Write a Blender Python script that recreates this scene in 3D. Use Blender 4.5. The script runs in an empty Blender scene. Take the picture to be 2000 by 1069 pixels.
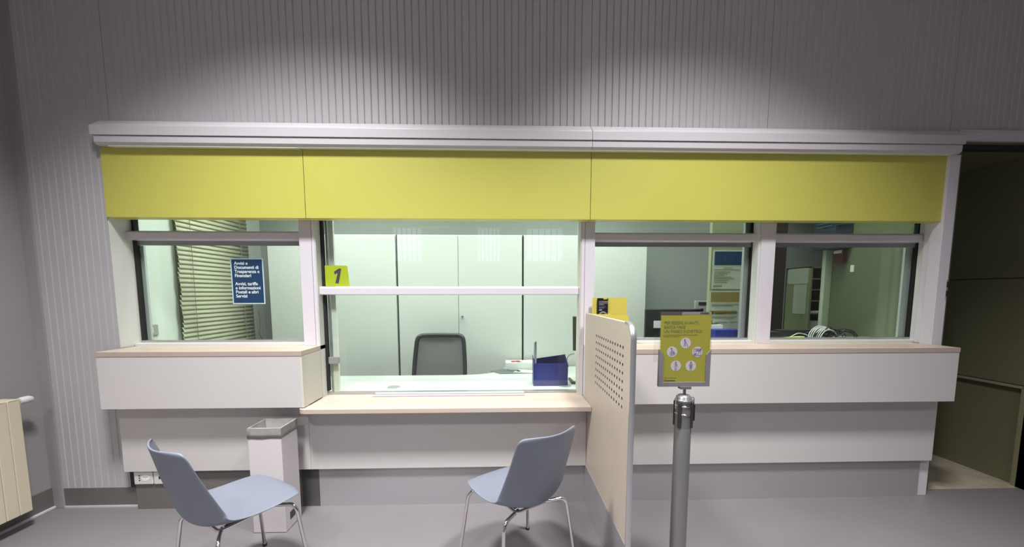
import bpy, bmesh, math, random
from mathutils import Vector, Matrix
random.seed(7)
S = bpy.context.scene
C = S.collection
PI = math.pi

# ------------------------------------------------------------ camera
def make_camera():
    yaw, pit, rol = .0298, -.0934, -.0008
    c, s = math.cos, math.sin
    fw = Vector((s(yaw)*c(pit), c(yaw)*c(pit), s(pit)))
    rt = Vector((c(yaw), -s(yaw), 0)); up = rt.cross(fw)
    r = rt*c(rol) + up*s(rol); u = up*c(rol) - rt*s(rol)
    cd = bpy.data.cameras.new('camera'); cam = bpy.data.objects.new('camera', cd); C.objects.link(cam)
    m = Matrix((r, u, -fw)).transposed().to_4x4(); m.translation = Vector((0, -2.72, 1.5))
    cam.matrix_world = m
    cd.sensor_fit = 'HORIZONTAL'; cd.sensor_width = 36; cd.lens = 36*750/2000
    cd.shift_y = (643.4-534.5)/2000; cd.clip_start = .02
    S.camera = cam
make_camera()

# ------------------------------------------------------------ world, exposure, lights
S.view_settings.view_transform = 'Standard'; S.view_settings.look = 'None'
S.view_settings.exposure = 0.0; S.view_settings.gamma = 1.0
w = bpy.data.worlds.new('world'); S.world = w; w.use_nodes = True
w.node_tree.nodes['Background'].inputs[0].default_value = (.75, .87, 1, 1)
w.node_tree.nodes['Background'].inputs[1].default_value = 1.3

LOBBY_W, OFFICE_W = 106.0, 44.0
LAMP_COL = (1.0, .98, .98); OFFICE_COL = (.95, 1.0, .92)
LOBBY_LAMPS = [(-1.25, -1.6, 1.05), (1.2, -1.6, .85), (-1.5, -4.1, .75), (1.5, -4.1, .4), (4.9, -4.1, .2)]
OFFICE_LAMPS = [(-1.4, .40, 1.0), (.6, .40, .9), (2.3, .40, .4)]
CEIL_Z, OFFICE_Z = 4.2, 3.35

def area(name, loc, size, power, col, spread=PI, rot=(0, 0, 0), parent=None, size_y=None):
    l = bpy.data.lights.new(name, 'AREA'); l.energy = power; l.color = col
    l.shape = 'RECTANGLE'; l.size = size; l.size_y = size_y or size; l.spread = spread
    o = bpy.data.objects.new(name, l); C.objects.link(o); o.location = loc; o.rotation_euler = rot
    if parent: o.parent = parent
    return o

# ------------------------------------------------------------ materials
MATS = {}
def mat(name, col, rough=.5, metal=0, noise=0, nscale=20, bump=0, bscale=60, spec=.5, stretch=None, coat=0):
    if name in MATS: return MATS[name]
    m = bpy.data.materials.new(name); m.use_nodes = True; MATS[name] = m
    nt = m.node_tree; b = nt.nodes['Principled BSDF']
    b.inputs['Base Color'].default_value = (*col, 1); b.inputs['Roughness'].default_value = rough
    b.inputs['Metallic'].default_value = metal; b.inputs['Specular IOR Level'].default_value = spec
    b.inputs['Coat Weight'].default_value = coat
    tc = nt.nodes.new('ShaderNodeTexCoord'); mp = nt.nodes.new('ShaderNodeMapping')
    nt.links.new(tc.outputs['Object'], mp.inputs[0])
    if stretch: mp.inputs['Scale'].default_value = stretch
    n = nt.nodes.new('ShaderNodeTexNoise'); n.inputs['Scale'].default_value = nscale; n.inputs['Detail'].default_value = 6
    nt.links.new(mp.outputs[0], n.inputs['Vector'])
    mx = nt.nodes.new('ShaderNodeMix'); mx.data_type = 'RGBA'
    k = noise or .015
    mx.inputs[6].default_value = (*[c*(1-k) for c in col], 1); mx.inputs[7].default_value = (*[min(1, c*(1+k)) for c in col], 1)
    nt.links.new(n.outputs['Fac'], mx.inputs[0]); nt.links.new(mx.outputs[2], b.inputs['Base Color'])
    if bump:
        n2 = nt.nodes.new('ShaderNodeTexNoise'); n2.inputs['Scale'].default_value = bscale
        nt.links.new(mp.outputs[0], n2.inputs['Vector'])
        bp = nt.nodes.new('ShaderNodeBump'); bp.inputs['Strength'].default_value = bump; bp.inputs['Distance'].default_value = .002
        nt.links.new(n2.outputs['Fac'], bp.inputs['Height']); nt.links.new(bp.outputs[0], b.inputs['Normal'])
    return m

def glass_mat(name, tint, refl=1.0, ior=1.5):
    m = bpy.data.materials.new(name); m.use_nodes = True; nt = m.node_tree
    nt.nodes.remove(nt.nodes['Principled BSDF']); out = nt.nodes['Material Output']
    t = nt.nodes.new('ShaderNodeBsdfTransparent'); t.inputs[0].default_value = (*tint, 1)
    g = nt.nodes.new('ShaderNodeBsdfGlossy'); g.inputs['Roughness'].default_value = .01
    g.inputs['Color'].default_value = (refl, refl, refl, 1)
    f = nt.nodes.new('ShaderNodeFresnel'); ge = nt.nodes.new('ShaderNodeNewGeometry')
    mi = nt.nodes.new('ShaderNodeMapRange'); mi.inputs[3].default_value = ior; mi.inputs[4].default_value = 1/ior
    nt.links.new(ge.outputs['Backfacing'], mi.inputs[0]); nt.links.new(mi.outputs[0], f.inputs[0])
    mx = nt.nodes.new('ShaderNodeMixShader')
    nt.links.new(f.outputs[0], mx.inputs[0]); nt.links.new(t.outputs[0], mx.inputs[1]); nt.links.new(g.outputs[0], mx.inputs[2])
    nt.links.new(mx.outputs[0], out.inputs[0]); MATS[name] = m
    return m
def emit_mat(name, col, st):
    m = bpy.data.materials.new(name); m.use_nodes = True; b = m.node_tree.nodes['Principled BSDF']
    b.inputs['Base Color'].default_value = (.8, .8, .8, 1); b.inputs['Emission Color'].default_value = (*col, 1)
    b.inputs['Emission Strength'].default_value = st; MATS[name] = m
    return m

M_WHITE = mat('white_laminate', (.555, .535, .528), .45, noise=.02, nscale=3)
M_BEECH = mat('pale_beech_laminate', (.52, .435, .36), .42, noise=.06, nscale=10, stretch=(1, 8, 8))
M_BEECH_E = mat('beech_edge_band', (.42, .345, .30), .5, noise=.05, nscale=30)
M_PART = mat('partition_laminate', (.53, .455, .375), .45, noise=.05, nscale=8, stretch=(6, 6, 1))
M_CREAM = mat('cream_laminate', (.60, .585, .52), .5, noise=.02)
M_WALL = mat('grey_fluted_steel', (.43, .42, .44), .42, noise=.04, nscale=25, stretch=(1, 1, .2), bump=.15, bscale=180)
M_PLASTER = mat('grey_wall_paint', (.30, .285, .285), .7, noise=.04, nscale=6, bump=.1)
M_YELLOW = mat('yellow_panel', (.53, .512, .105), .38, noise=.02, nscale=3)
M_CANOPY = mat('pale_grey_coated_steel', (.56, .54, .57), .35, noise=.02)
M_FRAME = mat('white_coated_aluminium', (.66, .63, .68), .3, noise=.02)
M_FRAME2 = mat('white_inner_reveal', (.62, .64, .60), .4, noise=.02)
M_ALU = mat('satin_aluminium', (.50, .50, .52), .3, metal=.8, noise=.03)
M_ALUD = mat('dull_grey_aluminium', (.30, .31, .32), .35, metal=.5, noise=.03)
M_SASH = mat('pale_sash_profile', (.36, .40, .39), .4)
M_GASKET = mat('black_rubber', (.012, .012, .012), .6)
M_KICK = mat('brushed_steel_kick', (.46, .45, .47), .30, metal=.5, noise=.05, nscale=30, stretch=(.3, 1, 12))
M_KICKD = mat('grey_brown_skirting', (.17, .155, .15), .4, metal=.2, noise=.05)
M_FLOOR = mat('grey_vinyl_floor', (.178, .166, .175), .42, noise=.10, nscale=2.2, bump=.06, bscale=240)
M_STONE = mat('beige_terrazzo', (.40, .35, .27), .45, noise=.35, nscale=14, bump=.05)
M_CEIL = mat('ceiling_paint', (.72, .72, .72), .8)
M_GREEN = mat('olive_green_paint', (.125, .155, .085), .5, noise=.05, nscale=4)
M_OLIVE = mat('dark_olive_panel', (.15, .145, .085), .5, noise=.08, nscale=4)
M_PALEG = mat('pale_green_frame', (.52, .60, .46), .5)
M_OFFW = mat('office_wall_paint', (.62, .68, .62), .7, noise=.03, nscale=4)
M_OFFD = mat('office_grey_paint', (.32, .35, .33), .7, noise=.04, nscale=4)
M_CAB = mat('cabinet_grey_white', (.60, .63, .60), .45, noise=.02)
M_DARKGAP = mat('dark_seam', (.03, .035, .03), .6)
M_DESK = mat('desk_white', (.40, .435, .41), .35, noise=.01)
M_CHAIR = mat('light_blue_plastic', (.162, .180, .225), .5, noise=.01)
M_CHROME = mat('chrome', (.72, .70, .70), .08, metal=1)
M_BLACK = mat('black_plastic', (.02, .021, .022), .45)
M_BLACKB = mat('black_bristle', (.012, .012, .013), .9)
M_MESH = mat('grey_chair_mesh', (.145, .15, .152), .8, noise=.25, nscale=160, stretch=(1, 1, 6))
M_CARD = mat('white_cardboard', (.58, .545, .56), .6, noise=.03, nscale=5)
M_BAG = mat('grey_bin_liner', (.30, .295, .28), .35, noise=.2, nscale=25, bump=.8, bscale=30)
M_RAD = mat('beige_radiator_enamel', (.60, .545, .41), .35, noise=.03, nscale=4)
M_POST = mat('grey_metallic_post', (.20, .197, .205), .32, metal=.55, noise=.03)
M_FRAMEG = mat('grey_sign_frame', (.15, .145, .16), .45)
M_SIGNY = mat('sign_yellow_paper', (.44, .42, .06), .4, noise=.02)
M_LEAFY = mat('leaflet_box_yellow', (.58, .50, .085), .45)
M_CLEAR = glass_mat('clear_acrylic', (.97, .97, .97))
M_GLASS = glass_mat('window_glass', (.945, .975, .955))
M_NAVY = mat('navy_print', (.012, .045, .115), .4)
M_BLUE = mat('blue_cardboard', (.013, .02, .17), .4)
M_BLUED = mat('dark_blue_cardboard', (.012, .018, .12), .5)
M_PRINTW = mat('white_print', (.80, .80, .80), .5)
M_PAPER = mat('white_paper', (.72, .75, .72), .6)
M_PRINTD = mat('dark_print', (.05, .05, .06), .5)
M_PRINTG = mat('grey_print', (.22, .22, .10), .5)
M_LIME = mat('lime_plastic', (.36, .46, .02), .4)
M_GREYF = mat('grey_folder', (.20, .22, .25), .5)
M_MAT = mat('dark_desk_mat', (.10, .11, .11), .5)
M_RED = mat('red_plastic', (.55, .05, .04), .4)
M_BLIND = mat('cream_blind_slat', (.52, .54, .37), .45, noise=.05, nscale=6)
M_CORD = mat('blind_cord', (.22, .23, .16), .8)
M_WHITEP = mat('white_plastic', (.62, .62, .62), .4)
M_BROWN = mat('dark_brown_wood', (.03, .022, .02), .5)
M_BLUEBOX = mat('blue_steel_box', (.022, .04, .065), .4)
M_DRED = mat('dark_red_box', (.10, .03, .02), .5)
M_POSTER = mat('pale_green_poster', (.50, .56, .45), .5)
M_GOLD = mat('ochre_print', (.27, .22, .06), .5)
M_CABW = mat('white_cable_jacket', (.55, .60, .55), .5)
M_CABY = mat('yellow_cable', (.62, .70, .03), .5)
M_DAY = None

# ------------------------------------------------------------ mesh helpers
class MB:
    def __init__(s): s.bm = bmesh.new()
    def box(s, x0, x1, y0, y1, z0, z1):
        v = [s.bm.verts.new(p) for p in ((x0,y0,z0),(x1,y0,z0),(x1,y1,z0),(x0,y1,z0),(x0,y0,z1),(x1,y0,z1),(x1,y1,z1),(x0,y1,z1))]
        for f in ((3,2,1,0),(4,5,6,7),(0,1,5,4),(1,2,6,5),(2,3,7,6),(3,0,4,7)): s.bm.faces.new([v[i] for i in f])
        return s
    def prism(s, pts, axis, a0, a1):
        """pts 2-D outline; axis 'x': pts=(y,z); 'y': pts=(x,z); 'z': pts=(x,y)"""
        def P(p, a): return {'x': (a, p[0], p[1]), 'y': (p[0], a, p[1]), 'z': (p[0], p[1], a)}[axis]
        A = [s.bm.verts.new(P(p, a0)) for p in pts]; B = [s.bm.verts.new(P(p, a1)) for p in pts]
        n = len(pts)
        s.bm.faces.new(A[::-1]); s.bm.faces.new(B)
        for i in range(n): s.bm.faces.new((A[i], A[(i+1)%n], B[(i+1)%n], B[i]))
        return s
    def tube(s, pts, r, seg=8, closed=False, caps=True):
        pts = [Vector(p) for p in pts]; n = len(pts); rings = []
        up = None
        for i, p in enumerate(pts):
            if closed: t = (pts[(i+1)%n]-pts[i-1]).normalized()
            else: t = ((pts[i+1] if i < n-1 else p)-(pts[i-1] if i else p)).normalized()
            if up is None:
                up = Vector((0,0,1)) if abs(t.z) < .9 else Vector((1,0,0))
            a = t.cross(up)
            if a.length < 1e-5: a = t.orthogonal()
            a.normalize(); up = a.cross(t).normalized()
            rr = r[i] if isinstance(r, (list, tuple)) else r
            rings.append([s.bm.verts.new(p+a*math.cos(2*PI*k/seg)*rr+up*math.sin(2*PI*k/seg)*rr) for k in range(seg)])
        for i in range(n if closed else n-1):
            A, B = rings[i], rings[(i+1)%n]
            for k in range(seg): s.bm.faces.new((A[k], A[(k+1)%seg], B[(k+1)%seg], B[k]))
        if caps and not closed: s.bm.faces.new(rings[0][::-1]); s.bm.faces.new(rings[-1])
        return s
    def lathe(s, prof, cx, cy, seg=24):
        rings = []
        for r, z in prof:
            rings.append([s.bm.verts.new((cx+r*math.cos(2*PI*k/seg), cy+r*math.sin(2*PI*k/seg), z)) for k in range(seg)])
        for A, B in zip(rings, rings[1:]):
            for k in range(seg): s.bm.faces.new((A[k], A[(k+1)%seg], B[(k+1)%seg], B[k]))
        s.bm.faces.new(rings[0][::-1]); s.bm.faces.new(rings[-1])
        return s
    def sheet(s, rows):
        V = [[s.bm.verts.new(p) for p in r] for r in rows]
        for a, b in zip(V, V[1:]):
            for i in range(len(a)-1): s.bm.faces.new((a[i], a[i+1], b[i+1], b[i]))
        return s
    def quad(s, *p):
        s.bm.faces.new([s.bm.verts.new(q) for q in p]); return s
    def disc(s, c, r, axis='y', t=.001, seg=20):
        pts = [(c[0]+r*math.cos(2*PI*k/seg), c[1]+r*math.sin(2*PI*k/seg)) for k in range(seg)]
        return s.prism(pts, axis, c[2], c[2]+t)
    def build(s, name, m, parent=None, bevel=0, smooth=False, subsurf=0, solid=0, local=False, seg=2, smooth_angle=None):
        bmesh.ops.recalc_face_normals(s.bm, faces=s.bm.faces)
        if parent is not None and not local:
            off = Vector((0,0,0)); p = parent
            while p: off += p.location; p = p.parent
            bmesh.ops.translate(s.bm, vec=-off, verts=s.bm.verts)
        me = bpy.data.meshes.new(name); s.bm.to_mesh(me); s.bm.free()
        if smooth: me.shade_smooth()
        me.materials.append(m)
        o = bpy.data.objects.new(name, me); C.objects.link(o)
        if parent: o.parent = parent
        if solid:
            md = o.modifiers.new('solid', 'SOLIDIFY'); md.thickness = solid; md.offset = 0
        if bevel:
            md = o.modifiers.new('bevel', 'BEVEL'); md.width = bevel; md.segments = seg; md.limit_method = 'ANGLE'; md.angle_limit = math.radians(40)
        if subsurf:
            md = o.modifiers.new('sub', 'SUBSURF'); md.levels = subsurf; md.render_levels = subsurf
        if smooth_angle:
            me.shade_smooth()
            try: me.set_sharp_from_angle(angle=math.radians(smooth_angle))
            except Exception: pass
        return o

def box(x0, x1, y0, y1, z0, z1): return MB().box(x0, x1, y0, y1, z0, z1)
def thing(name, label, cat, loc, group=None):
    o = bpy.data.objects.new(name, None); C.objects.link(o); o.location = loc; o.empty_display_size = .1
    o['label'] = label; o['category'] = cat
    if group: o['group'] = group
    return o
def tag(o, label, cat, group=None, kind=None):
    if label: o['label'] = label; o['category'] = cat
    if group: o['group'] = group
    if kind: o['kind'] = kind
    return o
def struct(o): o['kind'] = 'structure'; return o
def smooth_path(pts, n=6):
    P = [Vector(p) for p in pts]; P = [P[0]*2-P[1]]+P+[P[-1]*2-P[-2]]; out = []
    for i in range(1, len(P)-2):
        for k in range(n):
            t = k/n; a, b, c, d = P[i-1], P[i], P[i+1], P[i+2]
            out.append(.5*((2*b)+(c-a)*t+(2*a-5*b+4*c-d)*t*t+(3*b-a-3*c+d)*t**3))
    out.append(P[-2]); return out
def fillet(pts, r, n=5):
    P = [Vector(p) for p in pts]; out = [P[0]]
    for i in range(1, len(P)-1):
        a = (P[i-1]-P[i]); b = (P[i+1]-P[i]); ra = min(r, a.length*.49, b.length*.49)
        a = P[i]+a.normalized()*ra; b = P[i]+b.normalized()*ra
        for k in range(n+1):
            t = k/n; out.append(a*(1-t)**2+P[i]*2*t*(1-t)+b*t*t)
    out.append(P[-1]); return out
def text(body, size, m, parent, origin, name='lettering', xdir=(1,0,0), zdir=(0,0,1), align='LEFT', bold=0, spacing=1, linesp=1, shear=0):
    """raised printed lettering, standing upright, facing the -y side by default"""
    cu = bpy.data.curves.new(name, 'FONT'); cu.body = body; cu.size = size; cu.align_x = align
    cu.extrude = .0003; cu.offset = bold; cu.space_character = spacing; cu.space_line = linesp; cu.shear = shear
    cu.resolution_u = 3
    t = bpy.data.objects.new('tmp', cu); C.objects.link(t)
    dg = bpy.context.evaluated_depsgraph_get(); me = bpy.data.meshes.new_from_object(t.evaluated_get(dg))
    bpy.data.objects.remove(t); bpy.data.curves.remove(cu)
    x = Vector(xdir).normalized(); z = Vector(zdir).normalized(); y = x.cross(z)
    mx = Matrix((x, z, y)).transposed().to_4x4()
    off = Vector((0,0,0)); p = parent
    while p: off += p.location; p = p.parent
    mx.translation = Vector(origin)-off
    me.transform(mx); me.materials.clear(); me.materials.append(m); me.name = name
    o = bpy.data.objects.new(name, me); C.objects.link(o); o.parent = parent
    return o

# ------------------------------------------------------------ setting: shell
WY = -.05                      # fluted wall plane
PITCH, GW, GD = .046, .010, .0062
def fluted(x0, x1, z0, z1, y=WY, seams=()):
    prof = [(x0, y)]; x = x0+.03
    while x+GW < x1-.012:
        if any(abs(x-sx) < PITCH*.8 for sx in seams):
            sx = [q for q in seams if abs(x-q) < PITCH*.8][0]
            prof += [(sx-.002, y), (sx-.001, y+.006), (sx+.001, y+.006), (sx+.002, y)]
            x = sx+PITCH; continue
        prof += [(x, y), (x+GW/2, y+GD), (x+GW, y)]; x += PITCH
    prof += [(x1, y)]
    pts = prof+[(x1, y+.05), (x0, y+.05)]
    return pts
seams = (-2.52, -1.26, .605, 1.815, 3.10, 4.3)
wb = MB()
wb.prism(fluted(-3.065, -2.59, 0, 0), 'z', .14, 2.60)
wb.prism(fluted(-3.065, 6.4, 0, 0, seams=seams), 'z', 2.60, 4.2)
o = struct(wb.build('wall_front', M_WALL))
struct(box(-3.15, -3.065, -.06, .0, 0, 4.2).build('trim_1', M_PLASTER, bevel=.002))
struct(box(-3.065, -2.545, -.052, .0, .0, .14).build('baseboard_front', M_KICKD))
struct(box(-3.065, -2.545, -.058, -.052, .0, .012).build('trim_2', M_CANOPY))
# left wall of the public room, right side and rear
struct(box(-3.25, -3.14, -6.3, .0, 0, 4.2).build('wall_left', M_PLASTER))
struct(box(-3.14, -3.132, -6.3, -.06, 0.015, .15).build('baseboard_left', M_KICKD))
struct(box(-3.14, -3.118, -6.3, -.06, 0, .018).build('trim_3', M_CANOPY, bevel=.004))
struct(box(6.4, 6.5, -6.3, .0, 0, 4.2).build('wall_right', M_PLASTER))
RW = [(-2.55, -1.85), (-.55, .0), (.62, 1.5)]
rb = MB(); zs = (2.25, 3.15)
rb.box(-3.25, 6.5, -6.4, -6.3, 0, zs[0]); rb.box(-3.25, 6.5, -6.4, -6.3, zs[1], 4.2)
xs = [-3.25]+[v for p in RW for v in p]+[6.5]
for a, b in zip(xs[::2], xs[1::2]): rb.box(a, b, -6.4, -6.3, zs[0], zs[1])
struct(rb.build('wall_rear', M_PLASTER))
for i, (a, b) in enumerate(RW):
    wn = bpy.data.objects.new('window_%d' % (i+5), None); C.objects.link(wn); wn.location = ((a+b)/2, -6.35, zs[0]); struct(wn)
    f = MB()
    f.box(a, a+.03, -6.37, -6.33, *zs); f.box(b-.03, b, -6.37, -6.33, *zs)
    f.box(a, b, -6.37, -6.33, zs[0], zs[0]+.03); f.box(a, b, -6.37, -6.33, zs[1]-.03, zs[1]); f.box(a, b, -6.37, -6.33, 2.72, 2.75)
    f.build('window_frame', M_FRAME, wn)
    g = MB(); n = 6
    for k in range(1, n): g.tube([(a+(b-a)*k/n, -6.30, zs[0]), (a+(b-a)*k/n, -6.30, zs[1])], .012, 6)
    g.build('bars', M_BLACK, wn)
struct(box(-3.25, 6.5, -6.4, 0, -.1, 0).build('floor', M_FLOOR))
struct(box(-3.25, 6.5, -6.4, 0, CEIL_Z, 4.3).build('ceiling', M_CEIL))
struct(box(-2.75, 3.16, 0, 1.75, -.1, -.001).build('floor_office', M_FLOOR))
struct(box(3.16, 4.6, 0, 1.75, -.1, -.0005).build('floor_corridor', M_STONE))

# office behind the glass
struct(box(-2.75, -2.64, .0, 1.75, 0, OFFICE_Z).build('wall_office_left', M_OFFW))
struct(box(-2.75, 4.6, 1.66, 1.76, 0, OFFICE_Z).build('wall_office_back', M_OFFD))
struct(box(-2.75, 3.26, .14, 1.76, OFFICE_Z, OFFICE_Z+.08).build('ceiling_office', M_CEIL))
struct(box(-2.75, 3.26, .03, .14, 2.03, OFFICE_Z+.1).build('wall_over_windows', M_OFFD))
struct(box(3.17, 3.265, .0, .93, 0, OFFICE_Z).build('wall_office_right', M_GREEN))
pf = box(3.10, 3.17, .895, .935, 0, 1.93); struct(pf.build('trim_4', M_PALEG, bevel=.004))
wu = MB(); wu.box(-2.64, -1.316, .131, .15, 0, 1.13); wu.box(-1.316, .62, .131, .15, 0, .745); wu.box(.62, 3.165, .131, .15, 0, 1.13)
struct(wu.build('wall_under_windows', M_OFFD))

# corridor on the right
struct(box(4.03, 4.15, -.02, 1.75, 0, 2.53).build('wall_corridor', M_OLIVE))
struct(box(3.165, 4.6, -.05, 1.75, 2.53, 2.60).build('ceiling_corridor', M_OLIVE))
cp = MB(); cp.box(4.005, 4.03, .05, 1.66, .79, 1.612); cp.box(4.005, 4.03, .05, 1.66, 1.618, 2.53)
struct(cp.build('trim_5', M_OLIVE, bevel=.003))
struct(box(3.995, 4.03, .05, 1.66, .765, .785).build('trim_6', mat('olive_ledge', (.26, .25, .17), .35)))
struct(box(3.99, 4.16, -.06, .05, 0, .765).build('trim_7', mat('olive_jamb', (.22, .21, .12), .5)))
struct(box(3.99, 6.4, -.05, .02, 0, 2.54).build('wall_front_right', M_OLIVE))
struct(box(3.145, 6.4, -.07, .0, 2.54, 2.60).build('trim_8', M_CANOPY, bevel=.002))
struct(box(3.165, 4.0, -.03, .02, 2.50, 2.54).build('trim_9', M_BLACK))
struct(box(3.145, 6.4, -.07, -.05, 2.60, 2.612).build('trim_10', M_CANOPY))

# ------------------------------------------------------------ canopy, yellow fascia, posts
FX0, FX1 = -2.585, 3.14
can = thing('canopy', 'long pale grey metal canopy running above the yellow band', 'canopy', ((FX0+FX1)/2, -.08, 2.44))
for a, b in ((FX0, .605), (.607, FX1)):
    MB().prism([(-.12, 2.50), (-.12, 2.556), (-.052, 2.612), (-.052, 2.50)], 'x', a, b).build('upper_fascia', M_CANOPY, can, bevel=.0015)
for a, b in ((FX0+.015, .607), (.609, FX1-.012)):
    MB().prism([(-.112, 2.458), (-.112, 2.497), (-.052, 2.497), (-.052, 2.445), (-.098, 2.445)], 'x', a, b).build('lower_fascia', M_CANOPY, can, bevel=.001)
box(-2.50, -1.31, -.098, -.068, 2.438, 2.4455).build('light_diffuser', mat('frosted_diffuser', (.70, .72, .62), .4), can)
box(-1.31, 1.83, -.098, -.068, 2.440, 2.4455).build('light_diffuser', mat('frosted_diffuser', (.7, .72, .6), .4), can)
box(1.83, FX1-.06, -.098, -.068, 2.440, 2.4455).build('light_diffuser', mat('frosted_diffuser', (.7, .72, .6), .4), can)
for lab, a, b in (('left and shortest of the three yellow fascia panels', -2.585, -1.297),
                  ('middle yellow fascia panel over the wide open service window', -1.294, .612),
                  ('right yellow fascia panel beside the dark corridor', .615, 3.125)):
    tag(box(a, b, -.062, .025, 2.0, 2.444).build('fascia_panel', M_YELLOW, bevel=.0015), lab, 'panel', 'yellow fascia panels over the windows')
tag(box(-1.312, -1.282, -.0642, -.062, 2.441, 2.4443).build('panel_clip', M_BLACK), 'small black clip at top of the yellow panel joint', 'clip')

# end post on the right, with its two-gang switch
struct(box(3.085, 3.162, -.08, .0, 0, 2.444).build('trim_11', M_FRAME, bevel=.002))
sw = thing('wall_switch', 'small double switch plate with black rockers on the right end post', 'switch', (3.163, -.05, 1.46))
box(3.162, 3.168, -.078, -.025, 1.45, 1.60).build('plate', M_ALU, sw, bevel=.001)
box(3.152, 3.1615, -.0835, -.08, 1.455, 1.595).build('plate', M_ALU, sw, bevel=.001)
for z in (1.475, 1.54): box(3.150, 3.1605, -.0865, -.0835, z, z+.04).build('rocker', M_BLACK, sw)

# ------------------------------------------------------------ columns between windows
def column(n, x0, x1, z0, y0=.03, zt=2.03):
    b = MB(); b.box(x0, x1, y0, .15, z0, zt)
    o = b.build('trim_%d' % n, M_FRAME, bevel=.002); struct(o)
    return o
column(12, -2.64, -2.595, 1.13, -.04)
column(13, -1.395, -1.312, 1.13); struct(box(-1.310, -1.288, .03, .15, .75, 2.03).build('trim_14', M_FRAME, bevel=.0015))
struct(box(.577, .600, .03, .15, .75, 2.03).build('trim_15', M_FRAME, bevel=.0015)); column(16, .602, .672, 1.13)
struct(box(.6025, .629, -.028, .125, 0, 1.129).build('trim_28', M_FRAME))
column(17, 1.877, 1.981, 1.13)
column(18, 3.165, 3.20, 1.13, .0)
struct(box(3.10, 3.165, -.02, .05, 1.13, 2.03).build('trim_19', M_FRAME, bevel=.002))
# bright inner reveals
struct(box(-2.60, -2.586, -.048, .128, 1.13, 2.03).build('trim_20', M_FRAME2))
struct(box(-1.2885, -1.284, .035, .13, .75, 2.03).build('trim_21', M_FRAME2))
struct(box(.571, .5765, .035, .15, .75, 2.03).build('trim_22', M_CREAM))
struct(box(1.862, 1.8765, .04, .15, 1.13, 2.03).build('trim_23', M_FRAME2))
struct(box(3.12, 3.165, .05, .10, 1.13, 2.03).build('trim_24', M_FRAME2))

# ------------------------------------------------------------ windows
def window(n, x0, x1, z0, z1, rail_z, gl=False, gr=False, rx0=None, rx1=None):
    wn = bpy.data.objects.new('window_%d' % n, None); C.objects.link(wn); wn.location = ((x0+x1)/2, .13, z0); struct(wn)
    box(x0+.002, x1-.002, .128, .134, z0+.002, z1).build('pane', M_GLASS, wn)
    rx0 = x0 if rx0 is None else rx0; rx1 = x1 if rx1 is None else rx1
    hi = rail_z > 1.8
    rb_ = MB().prism([(.06, rail_z+.006), (.06, rail_z+.05), (.075, rail_z+.062), (.12, rail_z+.062), (.12, rail_z)], 'x', rx0, rx1)
    rb_.build('rail', M_FRAME, wn, bevel=.0015)
    if hi:
        box(x0, x1, .118, .127, rail_z-.032, rail_z).build('rail_gasket', M_ALUD, wn)
    gk = MB()
    if gl: gk.box(x0, x0+.018, .105, .14, z0+.02, z1)
    if gr: gk.box(x1-.018, x1, .105, .14, z0+.02, z1)
    if gl or gr: gk.build('gasket', M_GASKET, wn)
    if hi:
        st = MB(); st.box(x0, x1, .10, .127, z0, z0+.022); st.build('sill_track', M_ALU, wn)
        box(x0, x1, .05, .10, z0-.012, z0+.006).build('sill', M_FRAME2, wn, bevel=.001)
    else:
        box(x0, x1, .11, .15, z0-.008, z0+.006).build('sill_track', M_ALU, wn)
    return wn
W1 = window(1, -2.584, -1.395, 1.13+.012, 2.03, 1.872, gl=True, rx0=-2.60)
box(-2.567, -2.54, .134, .15, 1.16, 1.84).build('sash_stile', M_SASH, W1)
W2 = window(2, -1.286, .572, .762, 2.03, 1.487, gl=True)
W3 = window(3, .672, 1.877, 1.142, 2.03, 1.872, gr=True)
W4 = window(4, 1.981, 3.135, 1.142, 2.03, 1.872, gr=True, rx1=3.165)
box(1.82, 1.858, .134, .16, 1.16, 2.03).build('sash_stile', M_ALUD, W3)
box(3.06, 3.115, .134, .15, 1.16, 1.84).build('sash_stile', M_SASH, W4)
# sliding sash track and its catch on the wide window
mbt = MB(); mbt.box(-1.262, -1.246, .135, .16, .76, 2.03)
mbt.build('track', M_ALU, W2); box(-1.240, -1.205, .135, .155, .99, 2.03).build('sash_stile', M_FRAME2, W2)
box(-1.245, -1.205, .135, .155, .765, .985).build('sash_stile', M_CREAM, W2)
lk = box(-1.262, -1.19, .10, .127, .985, 1.035).build('catch', M_ALU, W2, bevel=.003)

# ------------------------------------------------------------ counters
def z_seam(mb, x): pass
cl = thing('counter', 'left raised white counter with pale wooden top below the blue notice', 'counter', (-1.93, -.1, 0))
box(-2.572, -1.30, -.23, -.212, .757, 1.098).build('front_panel', M_WHITE, cl, bevel=.001)
MB().box(-1.30, -1.284, -.23, .029, .757, 1.098).build('side_panel', M_CREAM, cl, bevel=.001)
tp = box(-2.572, -1.284, -.229, .128, 1.1, 1.13).build('top', M_BEECH, cl, bevel=.0015)
box(-2.5725, -1.284, -.2325, -.229, 1.099, 1.129).build('edge_band', M_BEECH_E, tp)
box(-2.572, -1.30, -.21, -.12, .757, .775).build('bottom_panel', M_WHITE, cl)
box(-2.575, -1.316, -.12, -.10, .285, .757).build('apron', M_WHITE, cl, bevel=.001)
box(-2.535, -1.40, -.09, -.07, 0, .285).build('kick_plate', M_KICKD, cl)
kb = box(-1.40, -1.28, -.088, -.068, 0, .285).build('kick_plate', mat('shadowed_kick_steel', (.14, .135, .14), .35, metal=.5), cl)

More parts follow.
